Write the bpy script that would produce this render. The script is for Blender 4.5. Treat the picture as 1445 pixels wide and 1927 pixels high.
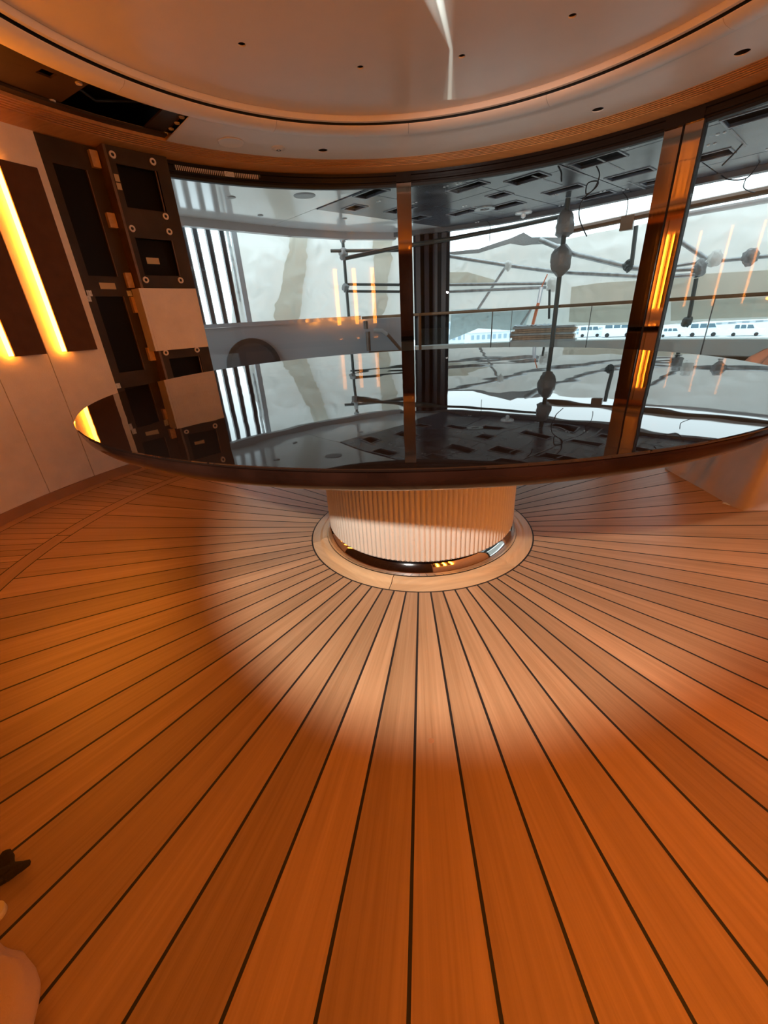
import bpy, bmesh, math, random
import numpy as np
from mathutils import Matrix, Vector, noise

# ------------------------------------------------------------------ reset
for o in list(bpy.data.objects): bpy.data.objects.remove(o, do_unlink=True)
scn = bpy.context.scene
col = scn.collection
rnd = random.Random(7)
PI = math.pi; rad = math.radians

# ------------------------------------------------------------------ camera (origin of the world = table axis on the floor)
W_, H_ = 1445, 1927
FPX, PITCH, ROLL = 762.2535, 0.4467383, -0.0581425
CAM = np.array([-0.1841127, -1.8846111, 1.0])
_f = np.array([0, math.cos(PITCH), -math.sin(PITCH)]); _u = np.array([0, math.sin(PITCH), math.cos(PITCH)]); _r = np.array([1., 0, 0])
_c, _s = math.cos(ROLL), math.sin(ROLL)
CR, CU = _c*_r + _s*_u, -_s*_r + _c*_u
cd = bpy.data.cameras.new('camera'); cam = bpy.data.objects.new('camera', cd); col.objects.link(cam)
M = Matrix(((CR[0], CU[0], -_f[0], CAM[0]), (CR[1], CU[1], -_f[1], CAM[1]), (CR[2], CU[2], -_f[2], CAM[2]), (0, 0, 0, 1)))
cam.matrix_world = M
cd.sensor_fit = 'AUTO'; cd.sensor_width = 36.0; cd.lens = FPX*36.0/H_; cd.clip_start = 0.02; cd.clip_end = 500
scn.camera = cam

# ------------------------------------------------------------------ world, lamps, exposure
SKY = 2.7
LED_STRENGTH = 42.0
LED_BACK = 58.0
TORCH_W = 228.0
WARM_FILL = 80.0  # strength of the fill lenses added behind the camera
scn.view_settings.view_transform = 'Standard'; scn.view_settings.look = 'None'
scn.view_settings.exposure = 0.0; scn.view_settings.gamma = 1.0; scn.view_settings.use_curve_mapping = False
wd = bpy.data.worlds.new('sky'); scn.world = wd; wd.use_nodes = True
bg = wd.node_tree.nodes['Background']; bg.inputs[0].default_value = (0.80, 0.94, 1.0, 1); bg.inputs[1].default_value = SKY

def lamp(name, kind, loc, direction, energy, color, **kw):
    l = bpy.data.lights.new(name, kind); l.energy = energy; l.color = color
    for k, v in kw.items(): setattr(l, k, v)
    o = bpy.data.objects.new(name, l); col.objects.link(o)
    o.location = loc
    o.rotation_euler = Vector(direction).to_track_quat('-Z', 'Y').to_euler()
    return o
# hand torch standing just behind the camera: its star shows in the glass, its cone on the floor
lamp('torch_light', 'SPOT', (-0.73, -2.19, 1.385), (0.362, 0.872, -0.328), TORCH_W, (1.0, 0.97, 0.92),
     spot_size=rad(67), spot_blend=0.3, shadow_soft_size=0.018)

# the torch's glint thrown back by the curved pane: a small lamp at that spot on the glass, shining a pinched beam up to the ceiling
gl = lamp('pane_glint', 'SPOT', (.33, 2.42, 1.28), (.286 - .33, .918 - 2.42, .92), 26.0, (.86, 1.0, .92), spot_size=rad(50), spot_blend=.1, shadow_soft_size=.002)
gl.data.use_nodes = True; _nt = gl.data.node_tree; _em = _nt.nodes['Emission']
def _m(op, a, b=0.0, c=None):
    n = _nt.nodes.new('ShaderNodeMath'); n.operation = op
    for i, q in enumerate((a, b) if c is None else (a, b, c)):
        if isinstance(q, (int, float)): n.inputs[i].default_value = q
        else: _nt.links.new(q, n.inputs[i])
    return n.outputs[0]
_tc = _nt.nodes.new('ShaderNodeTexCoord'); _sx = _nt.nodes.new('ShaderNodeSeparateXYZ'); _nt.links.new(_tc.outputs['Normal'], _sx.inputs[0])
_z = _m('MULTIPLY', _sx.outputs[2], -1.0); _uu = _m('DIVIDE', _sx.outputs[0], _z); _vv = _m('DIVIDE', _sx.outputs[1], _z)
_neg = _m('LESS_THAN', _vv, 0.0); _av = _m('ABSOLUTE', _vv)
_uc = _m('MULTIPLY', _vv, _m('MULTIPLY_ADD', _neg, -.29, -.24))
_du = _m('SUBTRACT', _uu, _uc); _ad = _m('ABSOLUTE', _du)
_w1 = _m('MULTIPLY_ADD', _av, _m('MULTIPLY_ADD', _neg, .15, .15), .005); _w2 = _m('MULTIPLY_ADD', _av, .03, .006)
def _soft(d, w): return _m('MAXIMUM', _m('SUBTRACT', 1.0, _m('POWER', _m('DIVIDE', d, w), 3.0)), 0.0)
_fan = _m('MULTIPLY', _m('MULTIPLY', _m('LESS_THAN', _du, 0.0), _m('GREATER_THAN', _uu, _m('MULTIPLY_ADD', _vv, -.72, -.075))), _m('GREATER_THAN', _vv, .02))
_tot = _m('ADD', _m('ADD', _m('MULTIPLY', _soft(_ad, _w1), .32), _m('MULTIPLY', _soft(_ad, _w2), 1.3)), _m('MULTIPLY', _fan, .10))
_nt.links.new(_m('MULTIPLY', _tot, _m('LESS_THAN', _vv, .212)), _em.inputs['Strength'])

# ------------------------------------------------------------------ pixel -> place
def ray(px, py):
    return _f + (px - W_/2)/FPX*CR - (py - H_/2)/FPX*CU
def at_R(px, py, R):
    d = ray(px, py); a = d[0]**2 + d[1]**2; b = 2*(CAM[0]*d[0] + CAM[1]*d[1]); c = CAM[0]**2 + CAM[1]**2 - R*R
    t = (-b + math.sqrt(b*b - 4*a*c))/2/a
    return Vector(CAM + d*t)
def at_z(px, py, z):
    d = ray(px, py); return Vector(CAM + d*(z - CAM[2])/d[2])
def pol(R, ph, z=0.0):
    a = rad(ph); return Vector((R*math.sin(a), R*math.cos(a), z))
def phi_of(v): return math.degrees(math.atan2(v[0], v[1]))

# ------------------------------------------------------------------ mesh helpers
WL = {}
class MB:
    def __init__(s): s.v = []; s.f = []
    def add(s, vs, fs):
        n = len(s.v); s.v += [tuple(v) for v in vs]; s.f += [tuple(i + n for i in f) for f in fs]; return s
    def box(s, c, size, rz=0.0, axes=None):
        c = Vector(c); hx, hy, hz = size[0]/2, size[1]/2, size[2]/2
        if axes is None:
            axes = (Vector((math.cos(rz), math.sin(rz), 0)), Vector((-math.sin(rz), math.cos(rz), 0)), Vector((0, 0, 1)))
        ax, ay, az = axes
        vs = [c + ax*hx*i + ay*hy*j + az*hz*k for k in (-1, 1) for j in (-1, 1) for i in (-1, 1)]
        return s.add(vs, [(0, 2, 3, 1), (4, 5, 7, 6), (0, 1, 5, 4), (2, 6, 7, 3), (0, 4, 6, 2), (1, 3, 7, 5)])
    def sweep(s, prof, ph0, ph1, n=None, cap=True, inset=None):
        # closed (R,z) profile carried round the room's axis; inset(R) narrows both ends (degrees)
        full = abs(ph1 - ph0) >= 359.99
        if n is None: n = max(1, int(abs(ph1 - ph0)/2.0 + .5))
        m = len(prof); vs = []; fs = []
        for i in range(n if full else n + 1):
            t = i/n
            for R, z in prof:
                k = inset(R) if inset else 0
                vs.append(pol(R, (ph0 + k)*(1 - t) + (ph1 - k)*t, z))
        for i in range(n):
            a = i*m; b = ((i + 1) % n if full else i + 1)*m
            for j in range(m):
                j2 = (j + 1) % m; fs.append((a + j, b + j, b + j2, a + j2))
        if cap and not full: fs += [tuple(range(m)), tuple(range(n*m + m - 1, n*m - 1, -1))]
        return s.add(vs, fs)
    def slab(s, R0, R1, z0, z1, ph0, ph1, n=None, inset=None):
        return s.sweep([(R0, z0), (R1, z0), (R1, z1), (R0, z1)], ph0, ph1, n, inset=inset)
    def lathe(s, prof, c=(0, 0, 0), n=48, closed=False, cap=True):
        m = len(prof); vs = []; fs = []
        for i in range(n):
            a = 2*PI*i/n
            for r, z in prof: vs.append((c[0] + r*math.cos(a), c[1] + r*math.sin(a), c[2] + z))
        for i in range(n):
            a = i*m; b = ((i + 1) % n)*m
            for j in range(m if closed else m - 1):
                j2 = (j + 1) % m; fs.append((a + j, b + j, b + j2, a + j2))
        if not closed and cap:
            if prof[0][0] > 0: fs.append(tuple(i*m for i in range(n - 1, -1, -1)))
            if prof[-1][0] > 0: fs.append(tuple(i*m + m - 1 for i in range(n)))
        return s.add(vs, fs)
    def prism(s, poly, z0, z1):
        n = len(poly); vs = [(p[0], p[1], z0) for p in poly] + [(p[0], p[1], z1) for p in poly]
        return s.add(vs, [tuple(range(n - 1, -1, -1)), tuple(range(n, 2*n))] + [(i, (i + 1) % n, n + (i + 1) % n, n + i) for i in range(n)])
    def tube(s, pts, r, n=10, rr=None):
        pts = [Vector(p) for p in pts]; vs = []; fs = []; m = len(pts)
        up = None
        for i, p in enumerate(pts):
            t = (pts[min(i + 1, m - 1)] - pts[max(i - 1, 0)]).normalized()
            if up is None:
                up = t.cross(Vector((0, 0, 1)) if abs(t.z) < .9 else Vector((1, 0, 0))).normalized()
            else: up = (up - t*up.dot(t)).normalized()
            w = t.cross(up); q = rr[i] if rr else r
            for k in range(n):
                a = 2*PI*k/n; vs.append(p + (up*math.cos(a) + w*math.sin(a))*q)
        for i in range(m - 1):
            for k in range(n):
                k2 = (k + 1) % n; fs.append((i*n + k, i*n + k2, (i + 1)*n + k2, (i + 1)*n + k))
        fs += [tuple(range(n - 1, -1, -1)), tuple(range((m - 1)*n, m*n))]
        return s.add(vs, fs)
    def build(s, name, mat, parent=None, origin=None, smooth=False, angle=35):
        if origin is None: origin = WL.get(parent.name, Vector((0, 0, 0))) if parent else Vector((0, 0, 0))
        origin = Vector(origin)
        me = bpy.data.meshes.new(name)
        me.from_pydata([tuple(Vector(v) - origin) for v in s.v], [], s.f)
        bm = bmesh.new(); bm.from_mesh(me); bmesh.ops.recalc_face_normals(bm, faces=bm.faces[:])
        if bm.calc_volume(signed=True) < 0: bmesh.ops.reverse_faces(bm, faces=bm.faces[:])
        bm.to_mesh(me); bm.free()
        me.materials.append(mat); me.update()
        if smooth:
            me.shade_smooth()
            try: me.set_sharp_from_angle(angle=rad(angle))
            except Exception: pass
        o = bpy.data.objects.new(name, me); col.objects.link(o)
        if parent:
            o.parent = parent; pl = WL.get(parent.name, Vector((0, 0, 0))); o.location = origin - pl
        else: o.location = origin
        WL[o.name] = origin
        return o

def tag(o, label=None, cat=None, group=None, kind=None):
    if label: o['label'] = label
    if cat: o['category'] = cat
    if group: o['group'] = group
    if kind: o['kind'] = kind
    return o
def thing(name, loc, label, cat, group=None, kind=None):
    o = bpy.data.objects.new(name, None); col.objects.link(o); o.location = loc; o.empty_display_size = .1
    WL[o.name] = Vector(loc)
    return tag(o, label, cat, group, kind)
def cut(o, cutter_mb):
    c = cutter_mb.build('cutter', MAT['black'])
    c.location = (0, 0, 0); 
    md = o.modifiers.new('cut', 'BOOLEAN'); md.operation = 'DIFFERENCE'; md.object = c; md.solver = 'EXACT'
    bpy.context.view_layer.update()
    dg = bpy.context.evaluated_depsgraph_get()
    me = bpy.data.meshes.new_from_object(o.evaluated_get(dg))
    o.modifiers.clear(); o.data = me
    bpy.data.objects.remove(c, do_unlink=True)
    return o

# ------------------------------------------------------------------ materials
MAT = {}
def new_mat(name):
    m = bpy.data.materials.new(name); m.use_nodes = True; MAT[name] = m
    return m, m.node_tree, m.node_tree.nodes['Principled BSDF']
def plain(name, colr, rough=.5, metal=0.0, spec=.5, coat=0.0, var=0.0, bump=0.0, bscale=60.0, nscale=6.0, trans=0.0):
    m, nt, p = new_mat(name)
    p.inputs['Base Color'].default_value = (*colr, 1); p.inputs['Roughness'].default_value = rough
    p.inputs['Metallic'].default_value = metal; p.inputs['Specular IOR Level'].default_value = spec
    p.inputs['Coat Weight'].default_value = coat; p.inputs['Coat Roughness'].default_value = .04
    tc = nt.nodes.new('ShaderNodeTexCoord')
    if var > 0:
        n = nt.nodes.new('ShaderNodeTexNoise'); n.inputs['Scale'].default_value = nscale; n.inputs['Detail'].default_value = 6
        nt.links.new(tc.outputs['Object'], n.inputs['Vector'])
        r = nt.nodes.new('ShaderNodeValToRGB')
        r.color_ramp.elements[0].position = .3; r.color_ramp.elements[1].position = .7
        r.color_ramp.elements[0].color = (*[max(0, x*(1 - var)) for x in colr], 1); r.color_ramp.elements[1].color = (*[min(1, x*(1 + var)) for x in colr], 1)
        nt.links.new(n.outputs['Fac'], r.inputs['Fac']); nt.links.new(r.outputs['Color'], p.inputs['Base Color'])
    if bump > 0:
        n = nt.nodes.new('ShaderNodeTexNoise'); n.inputs['Scale'].default_value = bscale; n.inputs['Detail'].default_value = 4
        nt.links.new(tc.outputs['Object'], n.inputs['Vector'])
        b = nt.nodes.new('ShaderNodeBump'); b.inputs['Strength'].default_value = bump; b.inputs['Distance'].default_value = .01
        nt.links.new(n.outputs['Fac'], b.inputs['Height']); nt.links.new(b.outputs['Normal'], p.inputs['Normal'])
    return m
def wood(name, c0, c1, rough=.42, axis='Y', fine=90.0, along=1.6, rndcol=.16, coat=0.0):
    m, nt, p = new_mat(name)
    N = nt.nodes.new; L = nt.links.new
    tc = N('ShaderNodeTexCoord'); oi = N('ShaderNodeObjectInfo')
    mp = N('ShaderNodeMapping'); L(tc.outputs['Object'], mp.inputs['Vector'])
    mp.inputs['Scale'].default_value = (fine, along, fine) if axis == 'Y' else ((along, fine, fine) if axis == 'X' else (fine, fine, along))
    off = N('ShaderNodeVectorMath'); off.operation = 'SCALE'; off.inputs[0].default_value = (37.0, 53.0, 11.0); L(oi.outputs['Random'], off.inputs['Scale'])
    L(off.outputs['Vector'], mp.inputs['Location'])
    n1 = N('ShaderNodeTexNoise'); n1.inputs['Scale'].default_value = 1.0; n1.inputs['Detail'].default_value = 8; n1.inputs['Roughness'].default_value = .6; n1.inputs['Distortion'].default_value = .4
    L(mp.outputs['Vector'], n1.inputs['Vector'])
    mp2 = N('ShaderNodeMapping'); L(tc.outputs['Object'], mp2.inputs['Vector']); L(off.outputs['Vector'], mp2.inputs['Location'])
    k = .14
    mp2.inputs['Scale'].default_value = tuple(x*k if x == fine else x*.7 for x in mp.inputs['Scale'].default_value)
    n2 = N('ShaderNodeTexNoise'); n2.inputs['Scale'].default_value = 1.0; n2.inputs['Detail'].default_value = 3; L(mp2.outputs['Vector'], n2.inputs['Vector'])
    mx = N('ShaderNodeMath'); mx.operation = 'MULTIPLY_ADD'; L(n1.outputs['Fac'], mx.inputs[0]); mx.inputs[1].default_value = .55
    m2 = N('ShaderNodeMath'); m2.operation = 'MULTIPLY'; L(n2.outputs['Fac'], m2.inputs[0]); m2.inputs[1].default_value = .45
    L(m2.outputs[0], mx.inputs[2])
    r = N('ShaderNodeValToRGB'); r.color_ramp.elements[0].position = .36; r.color_ramp.elements[1].position = .66
    r.color_ramp.elements[0].color = (*c0, 1); r.color_ramp.elements[1].color = (*c1, 1)
    L(mx.outputs[0], r.inputs['Fac'])
    hv = N('ShaderNodeHueSaturation'); L(r.outputs['Color'], hv.inputs['Color'])
    mr = N('ShaderNodeMapRange'); L(oi.outputs['Random'], mr.inputs['Value']); mr.inputs['To Min'].default_value = 1 - rndcol; mr.inputs['To Max'].default_value = 1 + rndcol
    L(mr.outputs['Result'], hv.inputs['Value']); L(hv.outputs['Color'], p.inputs['Base Color'])
    p.inputs['Roughness'].default_value = rough; p.inputs['Coat Weight'].default_value = coat; p.inputs['Coat Roughness'].default_value = .1
    b = N('ShaderNodeBump'); b.inputs['Strength'].default_value = .06; b.inputs['Distance'].default_value = .004
    L(n1.outputs['Fac'], b.inputs['Height']); L(b.outputs['Normal'], p.inputs['Normal'])
    return m
def emit(name, colr, strength):
    m = bpy.data.materials.new(name); m.use_nodes = True; nt = m.node_tree; nt.nodes.clear()
    e = nt.nodes.new('ShaderNodeEmission'); e.inputs[0].default_value = (*colr, 1); e.inputs[1].default_value = strength
    o = nt.nodes.new('ShaderNodeOutputMaterial'); nt.links.new(e.outputs[0], o.inputs[0]); MAT[name] = m; return m
def glass(name, tint, ior=1.5, rough=0.0):
    # thin sheet: straight-through light tinted, mirror reflection by Fresnel, the same from both faces
    m = bpy.data.materials.new(name); m.use_nodes = True; nt = m.node_tree; nt.nodes.clear(); N = nt.nodes.new; L = nt.links.new
    t = N('ShaderNodeBsdfTransparent'); t.inputs[0].default_value = (*tint, 1)
    g = N('ShaderNodeBsdfGlossy'); g.inputs['Roughness'].default_value = rough; g.inputs[0].default_value = (1, 1, 1, 1)
    geo = N('ShaderNodeNewGeometry'); mi = N('ShaderNodeMix'); mi.data_type = 'FLOAT'
    mi.inputs[2].default_value = ior; mi.inputs[3].default_value = 1/ior; L(geo.outputs['Backfacing'], mi.inputs[0])
    fr = N('ShaderNodeFresnel'); L(mi.outputs[0], fr.inputs['IOR'])
    mx = N('ShaderNodeMixShader'); L(fr.outputs[0], mx.inputs[0]); L(t.outputs[0], mx.inputs[1]); L(g.outputs[0], mx.inputs[2])
    o = N('ShaderNodeOutputMaterial'); L(mx.outputs[0], o.inputs[0]); MAT[name] = m; return m
def sheet_mat(name, colr, transl=.5, scale=3.0, strength=.5, var=.08):
    m = bpy.data.materials.new(name); m.use_nodes = True; nt = m.node_tree; nt.nodes.clear(); N = nt.nodes.new; L = nt.links.new
    tc = N('ShaderNodeTexCoord'); n = N('ShaderNodeTexNoise'); n.inputs['Scale'].default_value = scale; n.inputs['Detail'].default_value = 7; n.noise_type = 'RIDGED_MULTIFRACTAL'; n.inputs['Roughness'].default_value = .5; n.inputs['Distortion'].default_value = .6
    L(tc.outputs['Object'], n.inputs['Vector'])
    b = N('ShaderNodeBump'); b.inputs['Strength'].default_value = strength; b.inputs['Distance'].default_value = .06; L(n.outputs['Fac'], b.inputs['Height'])
    r = N('ShaderNodeValToRGB'); r.color_ramp.elements[0].position = .3; r.color_ramp.elements[1].position = .7
    r.color_ramp.elements[0].color = (*[x*(1 - var) for x in colr], 1); r.color_ramp.elements[1].color = (*[min(1, x*(1 + var)) for x in colr], 1)
    ml = N('ShaderNodeMath'); ml.operation = 'MULTIPLY'; ml.inputs[1].default_value = .6; L(n.outputs['Fac'], ml.inputs[0]); L(ml.outputs[0], r.inputs['Fac'])
    d = N('ShaderNodeBsdfDiffuse'); t = N('ShaderNodeBsdfTranslucent'); g = N('ShaderNodeBsdfGlossy'); g.inputs['Roughness'].default_value = .35
    for x in (d, t): L(r.outputs['Color'], x.inputs[0]); L(b.outputs['Normal'], x.inputs['Normal'])
    L(b.outputs['Normal'], g.inputs['Normal'])
    m1 = N('ShaderNodeMixShader'); m1.inputs[0].default_value = transl; L(d.outputs[0], m1.inputs[1]); L(t.outputs[0], m1.inputs[2])
    m2 = N('ShaderNodeMixShader'); m2.inputs[0].default_value = .06; L(m1.outputs[0], m2.inputs[1]); L(g.outputs[0], m2.inputs[2])
    o = N('ShaderNodeOutputMaterial'); L(m2.outputs[0], o.inputs[0]); MAT[name] = m; return m

wood('teak', (.315, .178, .085), (.465, .28, .15), rough=.38)
wood('teak_strip', (.38, .215, .11), (.50, .30, .165), rough=.38, axis='X', fine=60)
wood('teak_plinth', (.42, .27, .14), (.56, .38, .21), rough=.35, axis='X', fine=50)
plain('caulk', (.012, .009, .008), .6)
plain('leather', (.82, .70, .58), .55, bump=.25, bscale=180, var=.06, nscale=9)
plain('inlay', (.10, .040, .016), .65, spec=.2, var=.12, nscale=14)
emit('warm_fill', (1.0, .33, .03), WARM_FILL)
emit('led', (1.0, .28, .02), LED_STRENGTH)
emit('led_back', (1.0, .30, .02), LED_BACK)
wood('cornice', (.42, .19, .065), (.56, .28, .10), rough=.35, axis='X', fine=40)
plain('skirting', (.40, .19, .085), .45, var=.1)
plain('ceiling_paint', (.88, .78, .69), .42, var=.02)
plain('dome_paint', (.80, .69, .60), .30, spec=.5, var=.02)
plain('black', (.006, .006, .006), .6)
plain('dark_ply', (.050, .029, .015), .5, spec=.25, var=.3, nscale=5)
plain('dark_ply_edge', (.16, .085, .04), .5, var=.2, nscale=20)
plain('bay_board', (.075, .043, .026), .5, spec=.25, var=.2)
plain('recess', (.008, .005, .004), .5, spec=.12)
plain('block_wood', (.62, .38, .19), .55, var=.15, nscale=30)
plain('tape', (.55, .40, .20), .5)
plain('sticker', (.62, .62, .60), .5, var=.5, nscale=220)
plain('washer', (.78, .66, .55), .4)
plain('bronze', (.42, .325, .27), .045, metal=1.0)
plain('bronze_dark', (.016, .009, .006), .18, spec=.22)
plain('chrome', (.82, .80, .78), .06, metal=1.0)
plain('pedestal_leather', (.62, .53, .43), .5, bump=.1, bscale=220)
plain('table_edge', (.010, .0035, .002), .12, spec=.14, var=.5, nscale=9)
plain('rail_wood', (.16, .095, .045), .4, var=.2)
plain('rail_bronze', (.10, .052, .028), .3, var=.1)
plain('bulwark', (.25, .28, .32), .12, spec=.6, coat=.4)
plain('hatch_dark', (.030, .032, .042), .35)
plain('coaming', (.56, .57, .56), .45)
plain('deckhead_white', (.70, .71, .72), .14, spec=.7, coat=.5)
plain('deckhead_beam', (.42, .42, .43), .3)
plain('deckhead_ply', (.070, .078, .098), .26, var=.6, nscale=5, spec=.6, bump=.15, bscale=4)
plain('cutout_rim', (.20, .21, .235), .35)
plain('fascia_dark', (.10, .10, .105), .4)
plain('column_dark', (.010, .011, .015), .45, spec=.2)
plain('column_slat', (.032, .034, .044), .35, spec=.3)
plain('slat_black', (.012, .014, .018), .35)
plain('slat_grey', (.30, .31, .32), .4)
plain('steel', (.36, .37, .37), .42, metal=.7, var=.25, nscale=12)
plain('steel_dark', (.06, .065, .06), .45, metal=.4)
plain('wrap', (.20, .20, .195), .38, bump=.6, bscale=30)
plain('strap_orange', (.72, .20, .09), .5)
plain('plywood', (.52, .34, .24), .55, var=.3, nscale=20)
plain('board_grey', (.50, .49, .50), .5, var=.2)
plain('clear_wrap', (.60, .64, .70), .2)
plain('cable', (.012, .012, .014), .5)
plain('deck', (.30, .20, .12), .5, var=.2)
plain('quay', (.55, .56, .57), .7, var=.1)
plain('van_white', (.80, .84, .88), .3, coat=.4)
plain('van_glass', (.10, .16, .20), .1)
plain('tyre', (.02, .02, .02), .7)
plain('house', (.72, .76, .80), .7)
plain('house_window', (.30, .40, .48), .3)
plain('boat_red', (.55, .08, .06), .4)
plain('dust_sheet', (.33, .245, .195), .5, bump=.5, bscale=9, var=.15, nscale=3)
plain('pad_fabric', (.48, .31, .21), .85, bump=.2, bscale=200)
plain('rag_dark', (.020, .012, .008), .9, bump=.4, bscale=60)
plain('cap_pale', (.62, .50, .30), .5)
glass('window_glass', (.955, .975, .97), ior=1.22)
glass('rail_glass', (.93, .97, .975))
sheet_mat('sheet_white', (.95, .94, .905), .52, scale=3.2, strength=1.0, var=.14)
sheet_mat('sheet_beige', (.80, .765, .67), .45, scale=3.5, strength=.6)
sheet_mat('sheet_clear', (.80, .86, .86), .6, scale=6, strength=.8)

# black lacquer: mirror gloss with the very faint waviness of hand polishing
m, nt, p = new_mat('lacquer')
p.inputs['Base Color'].default_value = (.006, .003, .002, 1); p.inputs['Roughness'].default_value = .012; p.inputs['IOR'].default_value = 1.75
tc = nt.nodes.new('ShaderNodeTexCoord'); n = nt.nodes.new('ShaderNodeTexNoise'); n.inputs['Scale'].default_value = 5.0; n.inputs['Detail'].default_value = 1
nt.links.new(tc.outputs['Object'], n.inputs['Vector']); b = nt.nodes.new('ShaderNodeBump'); b.inputs['Strength'].default_value = .035; b.inputs['Distance'].default_value = .02
nt.links.new(n.outputs['Fac'], b.inputs['Height']); nt.links.new(b.outputs['Normal'], p.inputs['Normal'])

# ================================================================== FLOOR
RW = 2.5                                           # radius of the room
floor = MB().lathe([(0.0, -.03), (RW + .06, -.03), (RW + .06, -.0005), (0.0, -.0005)], n=120).build('floor', MAT['caulk'])
tag(floor, 'teak floor of radial planks with black seams around the table', 'floor', kind='structure')
GAP = .0072
def gap_in(R): return math.degrees(GAP/2/R)
# 72 radial planks, one shared mesh
pm = MB().slab(.566, 1.934, -.008, 0.0, -2.5, 2.5, 2, inset=gap_in)
first = pm.build('plank', MAT['teak'], floor)
def repeat(o, name, phis, parent):
    o.rotation_euler[2] = -rad(phis[0])
    for ph in phis[1:]:
        c = o.copy(); col.objects.link(c); c.parent = parent; c.rotation_euler[2] = -rad(ph)
repeat(first, 'plank', [1.62 + 2.5 + 5*k for k in range(72)], floor)
# short boards of the outer band
fm = MB().slab(2.030, 2.412, -.008, 0.0, -5/6, 5/6, 1, inset=lambda R: math.degrees(.005/2/R))
first = fm.build('short_plank', MAT['teak'], floor)
repeat(first, 'short_plank', [1.62 + 5/6 + 5/3*k for k in range(216)], floor)
# curved margin boards
sm = MB().slab(1.941, 2.023, -.008, 0.0, -15, 15, 12, inset=gap_in)
first = sm.build('margin_board', MAT['teak_strip'], floor); repeat(first, 'margin_board', [-85.9 + 15 + 30*k for k in range(12)], floor)
sm = MB().slab(2.419, 2.4995, -.008, 0.0, -15, 15, 16, inset=gap_in)
first = sm.build('outer_margin_board', MAT['teak_strip'], floor); repeat(first, 'outer_margin_board', [-80 + 30*k for k in range(12)], floor)
# plinth ring round the pedestal, six segments with a soft moulded step
pp = [(.484, -.002), (.559, -.002), (.559, .001), (.525, .003), (.518, .006), (.512, .014), (.503, .018), (.484, .018)]
first = MB().sweep(pp, -30, 30, 20, inset=lambda R: math.degrees(.003/2/R)).build('plinth_segment', MAT['teak_plinth'], floor, smooth=True)
repeat(first, 'plinth_segment', [-101 + 30 + 60*k for k in range(6)], floor)
# scuff mark
MB().lathe([(0, 0), (.008, 0), (.006, .0006), (0, .0008)], c=tuple(at_z(811, 1394, 0)), n=10).build('scuff', MAT['skirting'], floor)

# ================================================================== WALL WITH LIGHT PANELS
wall = MB().slab(RW + .035, RW + .10, 0, 2.16, -248, -40.5, 150).build('wall_left', MAT['dark_ply'])
tag(wall, 'curved cream wall of tall panels with glowing slots beside the unfinished frame', 'wall', kind='structure')
edges = [(-66.95, -58.45, -64.55, -59.95), (-74.4, -66.95, -71.85, -67.55)]
x = -74.4
while x > -241:
    edges.append((x - 7.45, x, x - 4.9, x - .6)); x -= 7.45
WALL_END = x
ZS0, ZS1 = .905, 1.913
for (a, b_, s0, s1) in edges:
    g = .05
    plain_ = not (-90 < (a + b_)/2 < -50 or -212 < (a + b_)/2 < -183)
    pn = MB().slab(RW, RW + .034, .062, 2.106, a + g, b_ - g, 5).build('wall_panel', MAT['dark_ply'] if plain_ and (a + b_)/2 > -184 else MAT['leather'], wall)
    if plain_: continue      # plain panels behind the camera
    inl = MB().sweep([(RW - .040, ZS0), (RW - .030, ZS0), (RW - .030, ZS1), (RW - .040, ZS1)], s0, s1, 3).slab(RW - .030, RW - .001, ZS0, ZS1, s0 + 1.0, s1 - .01, 2).build('slot_inlay', MAT['inlay'], pn)
    MB().slab(RW - .0295, RW - .022, ZS0 + .004, ZS1 - .004, s0 - (.56 if a > -100 else 1.5), s0 + .10, 1).build('light_strip', MAT['led'] if a > -100 else MAT['led_back'], pn)
bb = MB().slab(RW - .012, RW + .03, 0, .060, WALL_END, -41.3, 120).build('baseboard_left', MAT['skirting'])
tag(bb, 'low brown skirting along the foot of the cream wall', 'skirting', kind='structure')

# ================================================================== UNFINISHED FRAME BETWEEN WALL AND GLASS
wf = thing('panel_frame', pol(2.45, -50, 0), 'unfinished dark plywood pilaster frame with ring washers left of the glass', 'wall frame')
# recessed board with long openings
A0, A1 = -58.35, -50.2
def frame_with_holes(R0, R1, a0, a1, z0, z1, holes, name, mat, parent, n=3):
    # vertical curved board with rectangular openings built as rails and stiles (real depth)
    mb = MB(); zs = z0
    for (h0, h1, hz0, hz1) in holes:
        mb.slab(R0, R1, zs, hz0, a0, a1, n)
        mb.slab(R0, R1, hz0, hz1, a0, h0, 1); mb.slab(R0, R1, hz0, hz1, h1, a1, 1); zs = hz1
    mb.slab(R0, R1, zs, z1, a0, a1, n)
    return mb.build(name, mat, parent)
lb = frame_with_holes(2.512, 2.53, A0, A1, .062, 2.106, [(-57.1, -52.6, .14, .62), (-57.1, -52.6, .73, 1.24), (-57.1, -52.6, 1.365, 1.972)], 'back_board', MAT['dark_ply'], wf)
for hz0, hz1 in ((.14, .62), (.73, 1.24), (1.365, 1.972)):
    MB().slab(2.513, 2.534, hz0, hz1, -52.72, -52.6, 1).build('opening_edge', MAT['dark_ply_edge'], lb)
    MB().slab(2.531, 2.5335, hz0 - .02, hz1 + .02, -57.3, -52.4, 2).build('opening_back', MAT['recess'], lb)
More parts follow.
